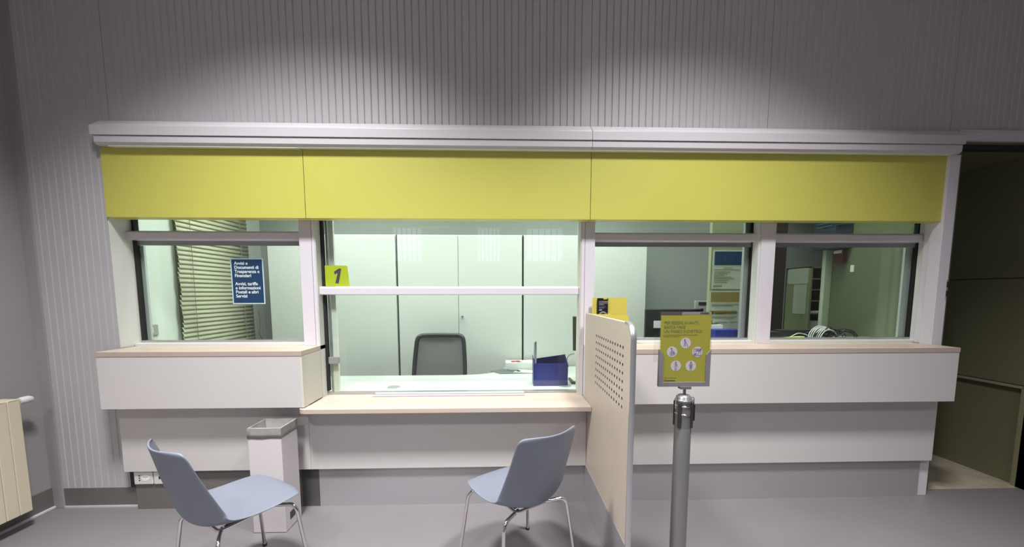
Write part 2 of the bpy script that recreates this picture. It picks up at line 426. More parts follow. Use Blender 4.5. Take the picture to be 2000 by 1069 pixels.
cm = thing('counter', 'low wooden writing shelf under the wide window numbered 1', 'counter', (-.35, -.1, 0))
R = .05
pts = [(-1.318+R, -.262)]+[(.585, -.262), (.598, -.25), (.598, .128), (-1.284, .128), (-1.284, -.14), (-1.318, -.20)]
arc = [(-1.318+R-R*math.sin(t), -.262+R-R*math.cos(t)) for t in [k*PI/2/8 for k in range(9)]]
pts = arc[::-1]+[(.585, -.262), (.598, -.262), (.598, .128), (-1.284, .128), (-1.284, -.16)]
sh = MB().prism(pts, 'z', .722, .752).build('top', M_BEECH, cm, bevel=.0015)
box(-1.314, .598, -.12, -.10, .285, .722).build('apron', M_WHITE, cm, bevel=.001)
box(-1.315, -1.284, -.119, .0, .285, .722).build('side_panel', M_WHITE, cm)
box(-1.278, .598, -.09, -.07, 0, .285).build('kick_plate', M_KICK, cm)

cr = thing('counter', 'long raised white counter with pale wooden top right of the partition', 'counter', (1.87, -.1, 0))
box(.63, 3.116, -.23, -.212, .757, 1.098).build('front_panel', M_WHITE, cr, bevel=.001)
box(3.098, 3.115, -.212, -.0815, .757, 1.098).build('side_panel', M_WHITE, cr)
tp = box(.63, 3.117, -.229, .128, 1.1, 1.13)
tp = MB().prism([(.63, -.229), (3.117, -.229), (3.117, -.082), (3.083, -.082), (3.083, .128), (.63, .128)], 'z', 1.1, 1.13).build('top', M_BEECH, cr, bevel=.0015)
box(.63, 3.1175, -.2325, -.229, 1.099, 1.129).build('edge_band', M_BEECH_E, tp)
box(.63, 3.10, -.21, -.12, .757, .775).build('bottom_panel', M_WHITE, cr)
box(.63, 3.132, -.12, -.10, .285, .757).build('apron', M_WHITE, cr, bevel=.001)
box(.63, 3.082, -.09, -.07, 0, .285).build('kick_plate', M_KICK, cr)

# aluminium document tray on the low shelf
tr = thing('document_tray', 'thin aluminium document slot strip lying on the low writing shelf', 'tray', (-.37, .07, .752))
box(-.93, .175, .035, .105, .7522, .757).build('plate', M_ALU, tr, bevel=.001)
box(-.93, .175, .033, .039, .757, .764).build('lip', M_FRAME, tr, bevel=.001)
box(-.93, .175, .10, .106, .757, .768).build('lip', M_FRAME, tr, bevel=.001)

# sockets under the left counter
for i, (x, lab) in enumerate(((-2.53, 'white power socket plate under the left end of the counter'), (-2.398, 'white plate with two data jacks beside the power socket'))):
    pl = thing('wall_socket', lab, 'socket', (x+.062, -.09, .19), 'outlet plates under the left counter')
    box(x, x+.125, -.104, -.0905, .186, .278).build('plate', M_WHITEP, pl, bevel=.004)
    if i == 0:
        d = MB()
        for z in (.217, .233, .249): d.disc((x+.038, z, -.1055), .0045)
        for dx in (-.012, 0, .012): d.disc((x+.078+dx, .24, -.1055), .0035)
        d.build('holes', M_BLACK, pl)
        MB().prism([(x+.078+.026*math.cos(t), .233+.022*math.sin(t)) for t in [k*PI/8 for k in range(16)]], 'y', -.1052, -.104).build('socket_face', M_PRINTW, pl)
    else:
        for dx in (.035, .083): box(x+dx, x+dx+.017, -.1055, -.104, .225, .243).build('jack', M_BLACK, pl)
struct(box(-2.588, -2.537, -.07, -.05, .15, .285).build('trim_25', M_BLACK))

# ------------------------------------------------------------ partition with perforations
pt = thing('partition', 'pale wooden privacy partition with rows of holes and grey metal edge', 'partition', (.615, -.5, 0))
px0, px1 = .600, .622
ny, nz = 13, 8
hy0, hy1, hz0, hz1 = -.871, -.346, .937, 1.235
dy, dz = (hy1-hy0)/(ny-1), (hz1-hz0)/(nz-1)
gy0, gy1, gz0, gz1 = hy0-dy/2, hy1+dy/2, hz0-dz/2, hz1+dz/2
yF, yB, zT, rc = -.985, -.03, 1.36, .075
b = MB()
b.box(px0, px1, yF, gy0, .285, gz1); b.box(px0, px1, gy1, yB, .285, gz1); b.box(px0, px1, gy0, gy1, .285, gz0)
top = [(yB, gz1), (yB, zT)]+[(yF+rc-rc*math.sin(t), zT-rc+rc*math.cos(t)) for t in [k*PI/2/10 for k in range(11)]]+[(yF, gz1)]
b.prism(top, 'x', px0, px1)
hr, sg = .0085, 16; hl = MB()
for i in range(ny):
    for j in range(nz):
        cy, cz = hy0+i*dy, hz0+j*dz
        O, I = [], []
        for k in range(sg):
            a = 2*PI*k/sg; ca, sa = math.cos(a), math.sin(a); q = 1/max(abs(ca), abs(sa))
            O.append((cy+ca*q*dy/2, cz+sa*q*dz/2)); I.append((cy+ca*hr, cz+sa*hr))
        for X in (px0, px1):
            vo = [b.bm.verts.new((X, *p)) for p in O]; vi = [b.bm.verts.new((X, *p)) for p in I]
            for k in range(sg): b.bm.faces.new((vo[k], vo[(k+1)%sg], vi[(k+1)%sg], vi[k]))
            if X == px0: keep = vi
        hl.sheet([[(px0+.0005, *I[k%sg]) for k in range(sg+1)], [(px1-.0005, *I[k%sg]) for k in range(sg+1)]])
b.build('panel', M_PART, pt)
hl.build('shaded_hole_walls', mat('hole_shade_brown', (.04, .03, .025), .8), pt)  # shade inside the holes is put into this dark wall colour
path = [(yF+rc-rc*math.sin(t), zT-rc+rc*math.cos(t)) for t in [k*PI/2/10 for k in range(11)]]+[(yF, .0)]
path = [(yF+rc+.02, zT)]+path
e = MB(); rows = []
for i, (y, z) in enumerate(path):
    t = Vector((path[min(i+1, len(path)-1)][0]-path[max(i-1, 0)][0], path[min(i+1, len(path)-1)][1]-path[max(i-1, 0)][1])).normalized()
    nrm = Vector((t.y, -t.x))
    if nrm.x > 0 and i > 3: nrm = -nrm
    if i <= 3 and nrm.y < 0: nrm = -nrm
    o_ = Vector((y, z))+nrm*.0035; i_ = Vector((y, z))-nrm*.003
    rows.append([(px0-.002, i_.x, i_.y), (px0-.002, o_.x, o_.y), (px0+.004, o_.x+nrm.x*.003, o_.y+nrm.y*.003), (px1-.004, o_.x+nrm.x*.003, o_.y+nrm.y*.003), (px1+.002, o_.x, o_.y), (px1+.002, i_.x, i_.y), (px0-.002, i_.x, i_.y)])
e.sheet(rows); e.build('metal_edge', M_ALU, pt, smooth_angle=50)
box(px0-.004, px1+.004, yF+.004, -.092, 0, .285).build('kick_plate', M_KICK, pt)

# ------------------------------------------------------------ blue chairs
def chair(label, loc, rz):
    t = thing('chair', label, 'chair', loc, 'light blue plastic shell chairs'); t.rotation_euler = (0, 0, rz)
    L = [(.242, .432), (.230, .449), (.202, .458), (.13, .453), (.04, .440), (-.05, .426), (-.12, .419), (-.172, .427), (-.209, .456), (-.235, .508), (-.255, .585), (-.272, .66), (-.287, .73), (-.300, .795), (-.307, .825), (-.311, .838)]
    Wd = [.150, .184, .208, .225, .230, .228, .224, .220, .215, .209, .203, .197, .193, .189, .182, .160]
    Cv = [0, .004, .008, .015, .026, .044, .066, .085, .096, .096, .086, .073, .062, .055, .050, .050]
    N = 12; rows = []
    for i in range(len(L)):
        a = L[max(i-1, 0)]; c = L[min(i+1, len(L)-1)]; d = Vector((c[0]-a[0], c[1]-a[1])).normalized()
        nx = Vector((d.y, -d.x))            # towards the sitter (up / forward)
        nrm = Vector((-nx.x, -nx.y)) if nx.y < 0 or nx.x < -.3 else nx
        row = []
        for k in range(N+1):
            u = -1+2*k/N; q = abs(u)**2.1
            y = L[i][0]+nrm.x*Cv[i]*q; z = L[i][1]+nrm.y*Cv[i]*q
            if i <= 3: y -= (abs(u)**3)*(.035, .03, .015, .005)[i]
            if i >= 13: z -= (abs(u)**4)*(.004, .010, .014)[i-13]
            row.append((Wd[i]*u, y, z))
        rows.append(row)
    MB().sheet(rows).build('seat_shell', M_CHAIR, t, smooth=True, solid=.009, subsurf=2, local=True)
    fr = MB()
    fr.tube(fillet([(-.10, .12, .405), (-.10, -.13, .398), (.10, -.13, .398), (.10, .12, .405)], .02), .008, 10)
    fr.box(-.09, .09, -.10, .10, .400, .420)
    fr.build('seat_frame', M_CHROME, t, local=True, smooth_angle=40)
    for sx in (-1, 1):
        for sy in (-1, 1):
            zt = .432 if sy > 0 else .420
            p = [(sx*.07, sy*.105, zt-.030), (sx*.185, sy*.165, zt-.018), (sx*.205, sy*.175, zt-.045), (sx*.245, sy*.215, .008)]
            lg = MB().tube(fillet(p, .035, 6), .0095, 12).build('leg', M_CHROME, t, local=True, smooth_angle=40)
            MB().lathe([(.012, 0), (.012, .014), (.010, .016)], sx*.246, sy*.216, 12).build('foot_glide', M_BLACK, lg, local=True)
    return t
def facing(fx, fy): return math.atan2(-fx, fy)
chair('light blue plastic chair on chrome legs left, beside the white bin', (-1.325, -.828, 0), facing(.55, .84))
chair('light blue plastic chair on chrome legs beside the wooden partition', (.085, -.72, 0), facing(-.56, .83))

# ------------------------------------------------------------ waste bin
bn = thing('waste_bin', 'tall white cardboard waste bin with grey liner under the counter corner', 'bin', (-1.45, -.30, 0))
bb = MB(); x0, x1, y0, y1, h = -1.553, -1.352, -.39, -.205, .675; t_ = .006
bb.box(x0, x1, y0, y0+t_, 0, h); bb.box(x0, x1, y1-t_, y1, 0, h); bb.box(x0, x0+t_, y0+t_, y1-t_, 0, h); bb.box(x1-t_, x1, y0+t_, y1-t_, 0, h); bb.box(x0, x1, y0, y1, .0, .006)
bb.build('body', M_CARD, bn, bevel=.002)
lr = MB(); g = .004
def ringpts(e, z, jit=0):
    P = []
    n = 7
    cs = [(x0-e, y0-e), (x1+e, y0-e), (x1+e, y1+e), (x0-e, y1+e)]
    for i in range(4):
        a, c_ = Vector(cs[i]), Vector(cs[(i+1)%4])
        for k in range(n):
            q = a.lerp(c_, k/n); P.append((q.x+random.uniform(-jit, jit), q.y+random.uniform(-jit, jit), z+random.uniform(-jit, jit)*1.5))
    return P+[P[0]]
lr.sheet([ringpts(.002, .612, .0012), ringpts(.002, .64, .0006), ringpts(.002, .676, .0006), ringpts(-.0065, .677, .0005), ringpts(-.008, .655, .002), ringpts(-.02, .60, .008), ringpts(-.05, .52, .012), ringpts(-.08, .46, .006)])
lr.build('liner', M_BAG, bn, solid=.001, smooth_angle=30)
box(x1, x1+.001, -.34, -.28, .055, .105).build('printed_mark', M_PRINTD, bn)

# ------------------------------------------------------------ radiator
rd = thing('radiator', 'beige enamelled column radiator on the left wall', 'radiator', (-3.06, -.65, .12))
yy = -.285
for k in range(13):
    y1 = yy-k*.0655; y0 = y1-.0635
    s_ = MB(); s_.box(-3.018, -3.0, y0, y1, .118, .845); s_.box(-3.10, -3.018, y0+.02, y1-.02, .14, .835); s_.box(-3.10, -3.0, y0+.004, y1-.004, .835, .848)
    s_.build('section', M_RAD, rd, bevel=.004)
for z in (.20, .78):
    MB().tube([(-3.139, -.45, z), (-3.095, -.45, z)], .012, 8).build('bracket', M_RAD, rd)
vk = MB().tube([(-3.03, -.285, .825), (-3.03, -.268, .825)], .012, 12).build('valve', M_CHROME, rd)
kn = MB().tube([(-3.03, -.268, .825), (-3.03, -.25, .825), (-3.03, -.215, .825), (-3.03, -.200, .825), (-3.03, -.195, .825)], [.021, .0235, .0235, .016, .006], 20).build('thermostat_knob', M_WHITEP, rd, smooth_angle=35)
MB().tube(fillet([(-3.03, -.285, .15), (-3.03, -.262, .15), (-3.139, -.262, .15)], .02), .009, 8).build('pipe', mat('dull_pipe', (.15, .14, .14), .5, metal=.5), rd)

# ------------------------------------------------------------ sign stanchion
SX, SY = .888, -.92
st = thing('sign_stand', 'grey belt barrier post carrying the yellow notice in a frame', 'sign stand', (SX, SY, 0))
MB().lathe([(.165, 0), (.165, .008), (.15, .016), (.05, .026), (.039, .03)], SX, SY, 40).build('base', M_POST, st, smooth_angle=40)
MB().lathe([(.0385, .026), (.0385, .845), (.036, .85)], SX, SY, 32).build('post', M_POST, st, smooth_angle=40)
hd = MB().lathe([(.037, .845), (.037, .975), (.041, .978), (.041, .986), (.037, .990), (.034, 1.002), (.026, 1.009), (.008, 1.012)], SX, SY, 32).build('head', M_POST, st, smooth_angle=40)
for z in (.918, .958): MB().lathe([(.0375, z-.004), (.0405, z), (.0375, z+.004)], SX, SY, 32).build('ring', M_CHROME, hd, smooth=True)
for a in (-.85, .85, PI-.85, PI+.85):
    dx, dy_ = math.sin(a), -math.cos(a)
    s_ = MB(); tx, ty = math.cos(a), math.sin(a)
    pp = [(SX+dx*.036+tx*q*.0085+dx*w_, SY+dy_*.036+ty*q*.0085+dy_*w_) for q, w_ in ((-1, 0), (1, 0), (1, .009), (-1, .009))]
    s_.prism(pp, 'z', .852, .975); s_.build('belt_slot', M_BLACK, hd, bevel=.002)
hk = MB().tube(fillet([(SX-.035, SY-.012, 1.0), (SX-.044, SY-.012, .995), (SX-.044, SY-.012, .945)], .006), .003, 6).build('belt_hook', M_CHROME, hd)
hk = MB().tube(fillet([(SX+.035, SY-.012, 1.0), (SX+.044, SY-.012, .995), (SX+.044, SY-.012, .945)], .006), .003, 6)
hk.build('belt_hook', M_CHROME, hd)
box(SX+.044, SX+.048, SY-.02, SY+.004, .885, .965).build('belt_end', M_BLACK, hd)
stem = MB().tube([(SX+.002, SY, 1.005), (SX+.002, SY, 1.052)], .0065, 12); stem.box(SX-.026, SX+.026, SY-.018, SY+.012, 1.040, 1.052)
stem.build('stem', M_POST, st)
FXa, FXb, FZa, FZb = .757, 1.008, 1.051, 1.414
fy = SY-.008
f_ = MB()
f_.box(FXa, FXb, fy, fy+.014, FZa, FZa+.022)
f_.prism([(FXa, FZa+.022), (FXa, 1.232), (FXa+.022, 1.205), (FXa+.022, FZa+.022)], 'y', fy, fy+.014)
f_.prism([(FXb, FZa+.022), (FXb, 1.232), (FXb-.022, 1.205), (FXb-.022, FZa+.022)], 'y', fy, fy+.014)
f_.box(FXa, FXb, fy+.011, fy+.014, FZa, 1.20)
f_.build('frame', M_FRAMEG, st, bevel=.001)
f_ = MB(); f_.box(FXa, FXb, fy+.002, fy+.0035, 1.062, FZb); f_.box(FXa, FXb, fy+.0085, fy+.010, 1.10, FZb)
f_.box(FXa-.022, FXa+.004, fy+.015, fy+.0165, 1.17, 1.30); f_.box(FXb-.002, FXb+.010, fy+.015, fy+.0165, 1.17, 1.30)
f_.build('clear_holder', M_CLEAR, st)
pl = thing('notice_poster', 'yellow notice with accessibility pictograms slotted in the stand frame', 'notice', (.882, fy+.005, 1.075))
PA, PB, PZ0, PZ1 = .762, 1.004, 1.068, 1.400
box(PA, PB, fy+.0048, fy+.0058, PZ0, PZ1).build('sheet', M_SIGNY, pl)
box(PA, PA+.10, fy+.0044, fy+.0048, PZ1-.004, PZ1+.011).build('top_strip', mat('dark_taupe_print', (.09, .08, .085), .5), pl)
box(PA+.10, PB, fy+.0044, fy+.0048, PZ1-.002, PZ1+.011).build('top_strip', mat('mid_grey_print', (.30, .28, .30), .5), pl)
box(PB-.055, PB-.012, fy+.0042, fy+.0044, PZ1, PZ1+.009).build('top_strip', mat('dark_taupe_print', (.09, .08, .085), .5), pl)
fyt = fy+.0044
text('PER ESSERE AVANTI,\nBASTA FARE\nUN PASSO INDIETRO!', .0205, M_PRINTG, pl, (PA+.014, fyt, 1.353), spacing=.92, linesp=1.0)
text('Il tuo spazio personale è importante: rispettiamo la distanza di cortesia\nper garantire la riservatezza di tutti', .0058, M_PRINTG, pl, (PA+.012, fyt, 1.300), linesp=1.3)
text('Grazie per la collaborazione', .0052, M_PRINTG, pl, (PA+.026, fyt, 1.092))
text('Posteitaliane', .0105, M_PRINTD, pl, (PA+.025, fyt, 1.0765), bold=.0002)
LM = mat('purple_line_print', (.06, .04, .16), .5)
def picto(cx, cz, kind):
    d = MB().disc((cx, cz, fy+.0043), .0255, t=.0004, seg=28).build('pictogram', mat('pictogram_white', (.70, .66, .70), .5), pl)
    m = MB(); yv = fy+.0041; r = .0008
    def ln(*p): m.tube([(cx+a*.001, yv, cz+b_*.001) for a, b_ in p], r, 5)
    def ring(a, b_, q, s0=0, s1=2*PI):
        pts_ = [(cx+(a+q*math.cos(s0+(s1-s0)*k/14))*.001, yv, cz+(b_+q*math.sin(s0+(s1-s0)*k/14))*.001) for k in range(15)]
        m.tube(pts_, r, 5)
    if kind == 0:
        ring(-4, 16, 3); ln((-4, 12), (-7, 4), (-4, -4), (-9, -18)); ln((-4, -4), (0, -10), (-1, -18)); ln((-4, 11), (1, 4), (3, 0), (14, -19)); ln((-4, 12), (-1, 6), (-2, -3))
    elif kind == 1:
        ring(-3, 16, 3); ln((-3, 12), (-3, 0), (6, 0), (9, -11), (13, -11)); ring(-2, -8, 8.5); ring(-2, -8, 2.5); ln((-3, 7), (5, 6)); ln((8, 2), (16, -12))
    elif kind == 2:
        ln((-17, -14), (-17, 15), (8, 15)); ln((17, 8), (17, -16), (-8, -16)); ring(0, 2, 9, 0, PI*1.05); ln((9, 2), (8, -4), (3, -8), (2, -14)); ring(0, 2, 4.5, -.5, PI)
        m.tube([(cx-.016, yv, cz-.015), (cx-.006, yv, cz-.006)], .0028, 6); m.tube([(cx+.009, yv, cz+.008), (cx+.018, yv, cz+.017)], .0028, 6)
    elif kind == 3:
        ring(-1, 17, 3.2); ln((-3, 13), (-5, 6), (-3, -8), (-4, -20)); ln((1, 13), (4, 6), (7, 0), (3, -5), (2, -20)); ln((-4, -20), (2, -20)); ln((-1, 10), (2, 3), (-3, 0))
    else:
        ring(0, 17, 3.2); ln((-4, 13), (-8, 2), (-4, -2)); ln((4, 13), (8, 2), (4, -2)); ln((-4, -2), (-4, -20), (4, -20), (4, -2)); ring(0, 3, 3.6); ln((-4, -2), (4, -2)); ln((-6, -8), (6, -8))
    m.build('line_drawing', LM, d)
picto(.884, 1.262, 0); picto(.820, 1.220, 1); picto(.943, 1.219, 2); picto(.841, 1.152, 3); picto(.914, 1.151, 4)

# ------------------------------------------------------------ yellow leaflet display on the right counter
ld = thing('leaflet_display', 'yellow cardboard leaflet display standing on the counter behind the partition', 'leaflet holder', (.76, -.04, 1.13))
X0, X1 = .652, .898
box(X0, X1, -.012, -.008, 1.131, 1.468).build('back_board', M_LEAFY, ld)
sd = MB(); sd.prism([(-.012, 1.131), (-.012, 1.468), (-.045, 1.33), (-.055, 1.131)], 'x', X0-.003, X0); sd.build('side_wing', M_LEAFY, ld)
MB().prism([(-.012, 1.131), (-.012, 1.33), (-.05, 1.33), (-.055, 1.131)], 'x', X1, X1+.003).build('side_wing', M_LEAFY, ld)
box(X0, X1, -.055, -.052, 1.131, 1.345).build('pocket_front', M_LEAFY, ld)
box(X0, X0+.012, -.016, -.012, 1.345, 1.468).build('side_wing', M_LEAFY, ld)
box(X0, X0+.125, -.052, -.012, 1.345, 1.352).build('pocket_step', mat('leaflet_box_yellow', (.58, .50, .085)), ld)
lf = thing('leaflet', 'black leaflet with white lettering in the yellow cardboard display', 'leaflet', (.72, -.03, 1.2))
box(X0+.030, X0+.107, -.026, -.020, 1.20, 1.465).build('cover', mat('black_navy_cover', (.008, .010, .022), .3), lf)
box(X0+.073, X0+.100, -.0275, -.0262, 1.457, 1.4655).build('yellow_tab', M_LEAFY, lf)
text('LA TUA ENERGIA\nÈ ALL\u2019ATTACCO\nPOSTALE', .0095, mat('warm_white_print', (.55, .45, .35), .5), lf, (X0+.042, -.0265, 1.438), linesp=1.15, spacing=.9)
text('Luce, gas e servizi dedicati\nalla tua casa e alla tua\nfamiglia, ogni giorno', .0045, mat('grey_white_print', (.35, .35, .37), .5), lf, (X0+.043, -.0265, 1.404), linesp=1.2)
text('poste', .0085, M_PRINTW, lf, (X0+.044, -.0265, 1.380), shear=.3, bold=.0003)
a_ = MB()
for r_ in (.030, .024): a_.tube([(X0+.072+r_*math.cos(t), -.0268, 1.340+r_*math.sin(t)) for t in [PI*.02+k*PI*.96/16 for k in range(17)]], .0007, 5)
a_.build('circle_drawing', M_PRINTW, lf)

# ------------------------------------------------------------ notices on the glass
nb = thing('window_notice', 'dark blue notice with white border stuck on the left window', 'notice', (-1.86, .126, 1.42))
NX0, NX1, NZ0, NZ1 = -1.937, -1.706, 1.424, 1.752
box(NX0, NX1, .1265, .1275, NZ0, NZ1).build('border', mat('pale_blue_border', (.50, .66, .68), .5), nb)
box(NX0+.008, NX1-.008, .1258, .1265, NZ0+.008, NZ1-.008).build('sheet', M_NAVY, nb)
for zt_, tx_ in ((NZ1-.046, 'Avvisi e\nDocumenti di\nTrasparenza e\nFinanziari'), (NZ1-.046-5*.0293, 'Avvisi, tariffe\ne informazioni\nPostali e altri\nServizi')):
    text(tx_, .0315, mat('pale_white_print', (.72, .80, .80), .5), nb, (NX0+.026, .1255, zt_), bold=.0006, spacing=.98, linesp=.93)
ns = thing('counter_number_sign', 'lime yellow sign with a black italic 1 behind the wide window', 'sign', (-1.14, .15, 1.55))
MB().prism([(-1.264, 1.552), (-1.092, 1.552), (-1.104, 1.694), (-1.112, 1.70), (-1.264, 1.70)], 'y', .113, .116).build('plate', M_LIME, ns)
MB().prism([(-1.203+a, 1.572+b_) for a, b_ in ((.010, 0), (.034, 0), (.056, .106), (.038, .106), (.004, .084), (.008, .064), (.029, .076), (.026, .074))][:7]+[(-1.176, 1.640)], 'y', .1122, .113).build('numeral', M_PRINTD, ns)

# ------------------------------------------------------------ office: ceiling lights
def ceiling_light(x, y, z, power, col, label, group, size=.6, sy=None, spread=PI):
    sy = sy or size
    t = thing('ceiling_light', label, 'ceiling light', (x, y, z), group)
    f = MB(); 
    for a in ((x-size/2-.02, x+size/2+.02, y-sy/2-.02, y-sy/2), (x-size/2-.02, x+size/2+.02, y+sy/2, y+sy/2+.02), (x-size/2-.02, x-size/2, y-sy/2, y+sy/2), (x+size/2, x+size/2+.02, y-sy/2, y+sy/2)):
        f.box(*a, z-.03, z)
    f.build('frame', M_WHITEP, t)
    box(x-size/2, x+size/2, y-sy/2, y+sy/2, z-.012, z-.004).build('diffuser', emit_mat('lit_diffuser', col, 3.0) if 'lit_diffuser' not in MATS else MATS['lit_diffuser'], t)
    area('lamp', (0, 0, -.02), size*.95, power, col, spread, parent=t, size_y=sy*.95)
names_l = ['square ceiling panel light nearest the left chair', 'square ceiling panel light nearest the sign stand', 'square ceiling panel light at the rear left of the public room', 'square ceiling panel light at the rear middle of the public room', 'square ceiling panel light nearest the corridor']
for (x, y, k), n in zip(LOBBY_LAMPS, names_l):
    ceiling_light(x, y, CEIL_Z, LOBBY_W*k, LAMP_COL, n, 'ceiling panel lights of the public room', spread=math.radians(105 if y > -2 else 120), size=.5)
names_o = ['office ceiling light above the left end of the desk', 'office ceiling light above the blue box', 'office ceiling light above the cable heap']
for (x, y, k), n in zip(OFFICE_LAMPS, names_o):
    ceiling_light(x, y, OFFICE_Z, OFFICE_W*k, OFFICE_COL, n, 'office ceiling lights', size=1.6, sy=.4, spread=math.radians(115))

# ------------------------------------------------------------ office: tall cabinets
CY = 1.20
for i, (a, d1, d2, keyside) in enumerate(((-2.31, 1.27, 0, 0), (-1.037, 1.263, 0, 0), (.229, 1.27, 0, 0))):
    b_ = a+d1
    lab = ('tall pale grey office cabinet left of the mesh chair', 'tall pale grey office cabinet directly behind the mesh chair', 'tall pale grey office cabinet behind the blue box')[i]
    t = thing('office_cabinet', lab, 'cabinet', ((a+b_)/2, CY+.22, 0), 'tall office cabinets along the back wall')
    box(a+.006, b_-.006, CY+.02, CY+.44, 0, 2.085).build('body', M_CAB, t)
    box(a-.004 if i else a, a+.006, CY+.015, CY+.44, 0, 2.08).build('edge_seam', M_DARKGAP, t)
    mid = (a+b_)/2-.02
    for q, (u, v) in enumerate(((a+.009, mid-.002), (mid+.002, b_-.009))):
        dd = box(u, v, CY, CY+.018, .06, 2.075).build('door', M_CAB, t, bevel=.0015)
        if q == 1:
            MB().tube([(u+.035, CY-.012, 1.265), (u+.035, CY, 1.265)], .010, 12).build('lock', M_ALUD, dd)
            box(u+.034, u+.036, CY-.030, CY-.012, 1.235, 1.272).build('key', M_ALUD, dd)
    box(mid-.002, mid+.002, CY+.012, CY+.02, .06, 2.075).build('door_gap', M_DARKGAP, t)

# ------------------------------------------------------------ office: desk and things on it
dk = thing('desk', 'white office desk behind the wide window with a curved return', 'desk', (-.4, .5, 0))
cv = [(-.42, .775), (-.30, .785), (-.19, .81), (-.10, .86), (-.03, .93), (.02, 1.02), (.04, 1.16)]
MB().prism([(-1.62, .17), (1.10, .17), (1.10, 1.16)]+cv[::-1]+[(-1.62, .775)], 'z', .725, .75).build('desktop', M_DESK, dk, bevel=.001)
for x in (-1.55, -.5, 1.0): box(x, x+.05, .25, .30, 0, .725).build('leg', M_ALU, dk)
for x in (-1.55, .35, 1.0): box(x, x+.05, .68, .73, 0, .725).build('leg', M_ALU, dk)
for cx_, cy_ in ((-.86, .335), (.52, .335)):
    MB().lathe([(.05, .7502), (.05, .753), (.044, .754)], cx_, cy_, 24).build('cable_grommet', M_ALUD, dk)
bx = thing('file_box', 'open royal blue cardboard file box on the desk', 'box', (.40, .36, .75))
b = MB(); t_ = .004
b.box(.266, .544, .33, .334, .752, .935); b.prism([(.33, .752), (.33, .935), (.47, .985), (.47, .752)], 'x', .266, .270)
b.prism([(.33, .752), (.33, .935), (.47, .985), (.47, .752)], 'x', .540, .544); b.box(.270, .540, .334, .47, .752, .756)
b.build('body', M_BLUE, bx)
MB().prism([(.275, .935), (.275, .950), (.545, .988), (.545, .80), (.275, .80)], 'y', .465, .469).build('back_flap', M_BLUED, bx)
fo = box(.276, .300, .345, .46, .757, 1.105); 
fo = MB().prism([(.345, .757), (.345, 1.112), (.46, 1.085), (.46, .757)], 'x', .278, .290)
tag(fo.build('folder', M_GREYF), 'slate grey folder standing upright in the blue file box', 'folder')
dm = tag(MB().prism([(.0, .80), (-.10, .93), (.03, 1.03), (.36, .96), (.36, .84)], 'z', .7505, .754).build('desk_mat', M_MAT), 'dark grey desk mat with curled corner beside the blue box', 'desk mat')
pb = thing('paper_stack', 'pile of white papers at the back of the desk return', 'papers', (.22, 1.05, .75))
box(.05, .50, .985, 1.14, .7545, .822).build('stack', M_PAPER, pb)
MB().prism([(.12, .86), (.38, .80), (.42, .93), (.18, .975)], 'z', .7545, .7575).build('loose_sheet', M_PAPER, pb)
sc = thing('scissors', 'scissors with red handles lying on the white papers', 'scissors', (.16, 1.03, .823))
for k, dx in enumerate((0, .045)):
    MB().tube([(.125+dx+.020*math.cos(t), 1.03+.016*math.sin(t)+(.01 if k else 0), .829) for t in [q*2*PI/14 for q in range(14)]], .005, 6, closed=True).build('handle', M_RED, sc)
    MB().prism([(.165, 1.018), (.175, 1.030), (.235, 1.0+.01*k)], 'z', .8245+.001*k, .8255+.001*k).build('blade', M_ALUD, sc)
pn = thing('pen', 'black pen lying across the dark desk mat', 'pen', (.12, .9, .76))
MB().tube([(.06, .955, .7635), (.16, .885, .7635)], .005, 8).build('barrel', M_ALUD, pn); MB().tube([(.16, .885, .7645), (.185, .868, .7645)], .0065, 8).build('cap', M_BLACK, pn)
kb_ = thing('keyboard', 'black keyboard edge beside the blue box at the right of the desk', 'keyboard', (.8, .45, .75))
MB().prism([(.585, .38), (.95, .38), (.95, .55), (.585, .55)], 'z', .751, .770).build('body', M_BLACK, kb_, bevel=.002)
box(.60, .935, .395, .535, .770, .776).build('keys', mat('beige_keys', (.35, .38, .27), .6), kb_)
mo = thing('monitor', 'black monitor mostly hidden behind the post right of the desk', 'monitor', (.84, .60, .75))
MB().prism([(.632, 1.0), (.626, 1.30), (1.085, 1.295), (1.10, 1.0)], 'y', .58, .60).build('screen', M_BLACK, mo, bevel=.004)
MB().lathe([(.10, .751), (.10, .76), (.018, .765), (.018, 1.05)], .86, .64, 20).build('stand', M_BLACK, mo)
MB().tube(smooth_path([(.60, .62, .85), (.585, .62, .90), (.60, .62, .95), (.65, .62, .97)]), .003, 6).build('cable', M_BLACK, mo)

# office swivel chair
oc = thing('office_chair', 'black office chair with grey mesh back behind the desk', 'chair', (-.58, 1.0, 0))
def bpt(u, v):   # back panel: u across -1..1, v height 0..1
    hw = .245-.028*v**2
    z = .60+.50*v
    x = -.585+.012*v+u*hw
    y = .93+.06*v-.02*(v-.5)**2 - .05*(u*u)
    return (x, y, z)
def outline(n=40):
    P = []
    for k in range(n):
        a = 2*PI*k/n; e = .18
        cu, su = math.cos(a), math.sin(a)
        u = math.copysign(abs(cu)**e, cu); v = .5+.5*math.copysign(abs(su)**e, su)
        P.append(bpt(u, v))
    return P
MB().tube(outline(56), .020, 10, closed=True).build('back_frame', M_BLACK, oc, smooth=True)
MB().sheet([[bpt(u/6*.97, .02+v/10*.96) for u in range(-6, 7)] for v in range(11)]).build('back_mesh', M_MESH, oc, smooth=True)
MB().prism([(-.80, .58), (-.36, .58), (-.35, .9), (-.42, .95), (-.74, .95), (-.81, .9)], 'z', .44, .51).build('seat', M_BLACK, oc, bevel=.02)
MB().tube([(-.58, .80, .46), (-.58, .96, .50), (-.58, .985, .72)], .02, 8).build('back_support', M_BLACK, oc)
MB().tube([(-.58, .78, .10), (-.58, .78, .44)], .028, 14).build('gas_lift', M_BLACK, oc)
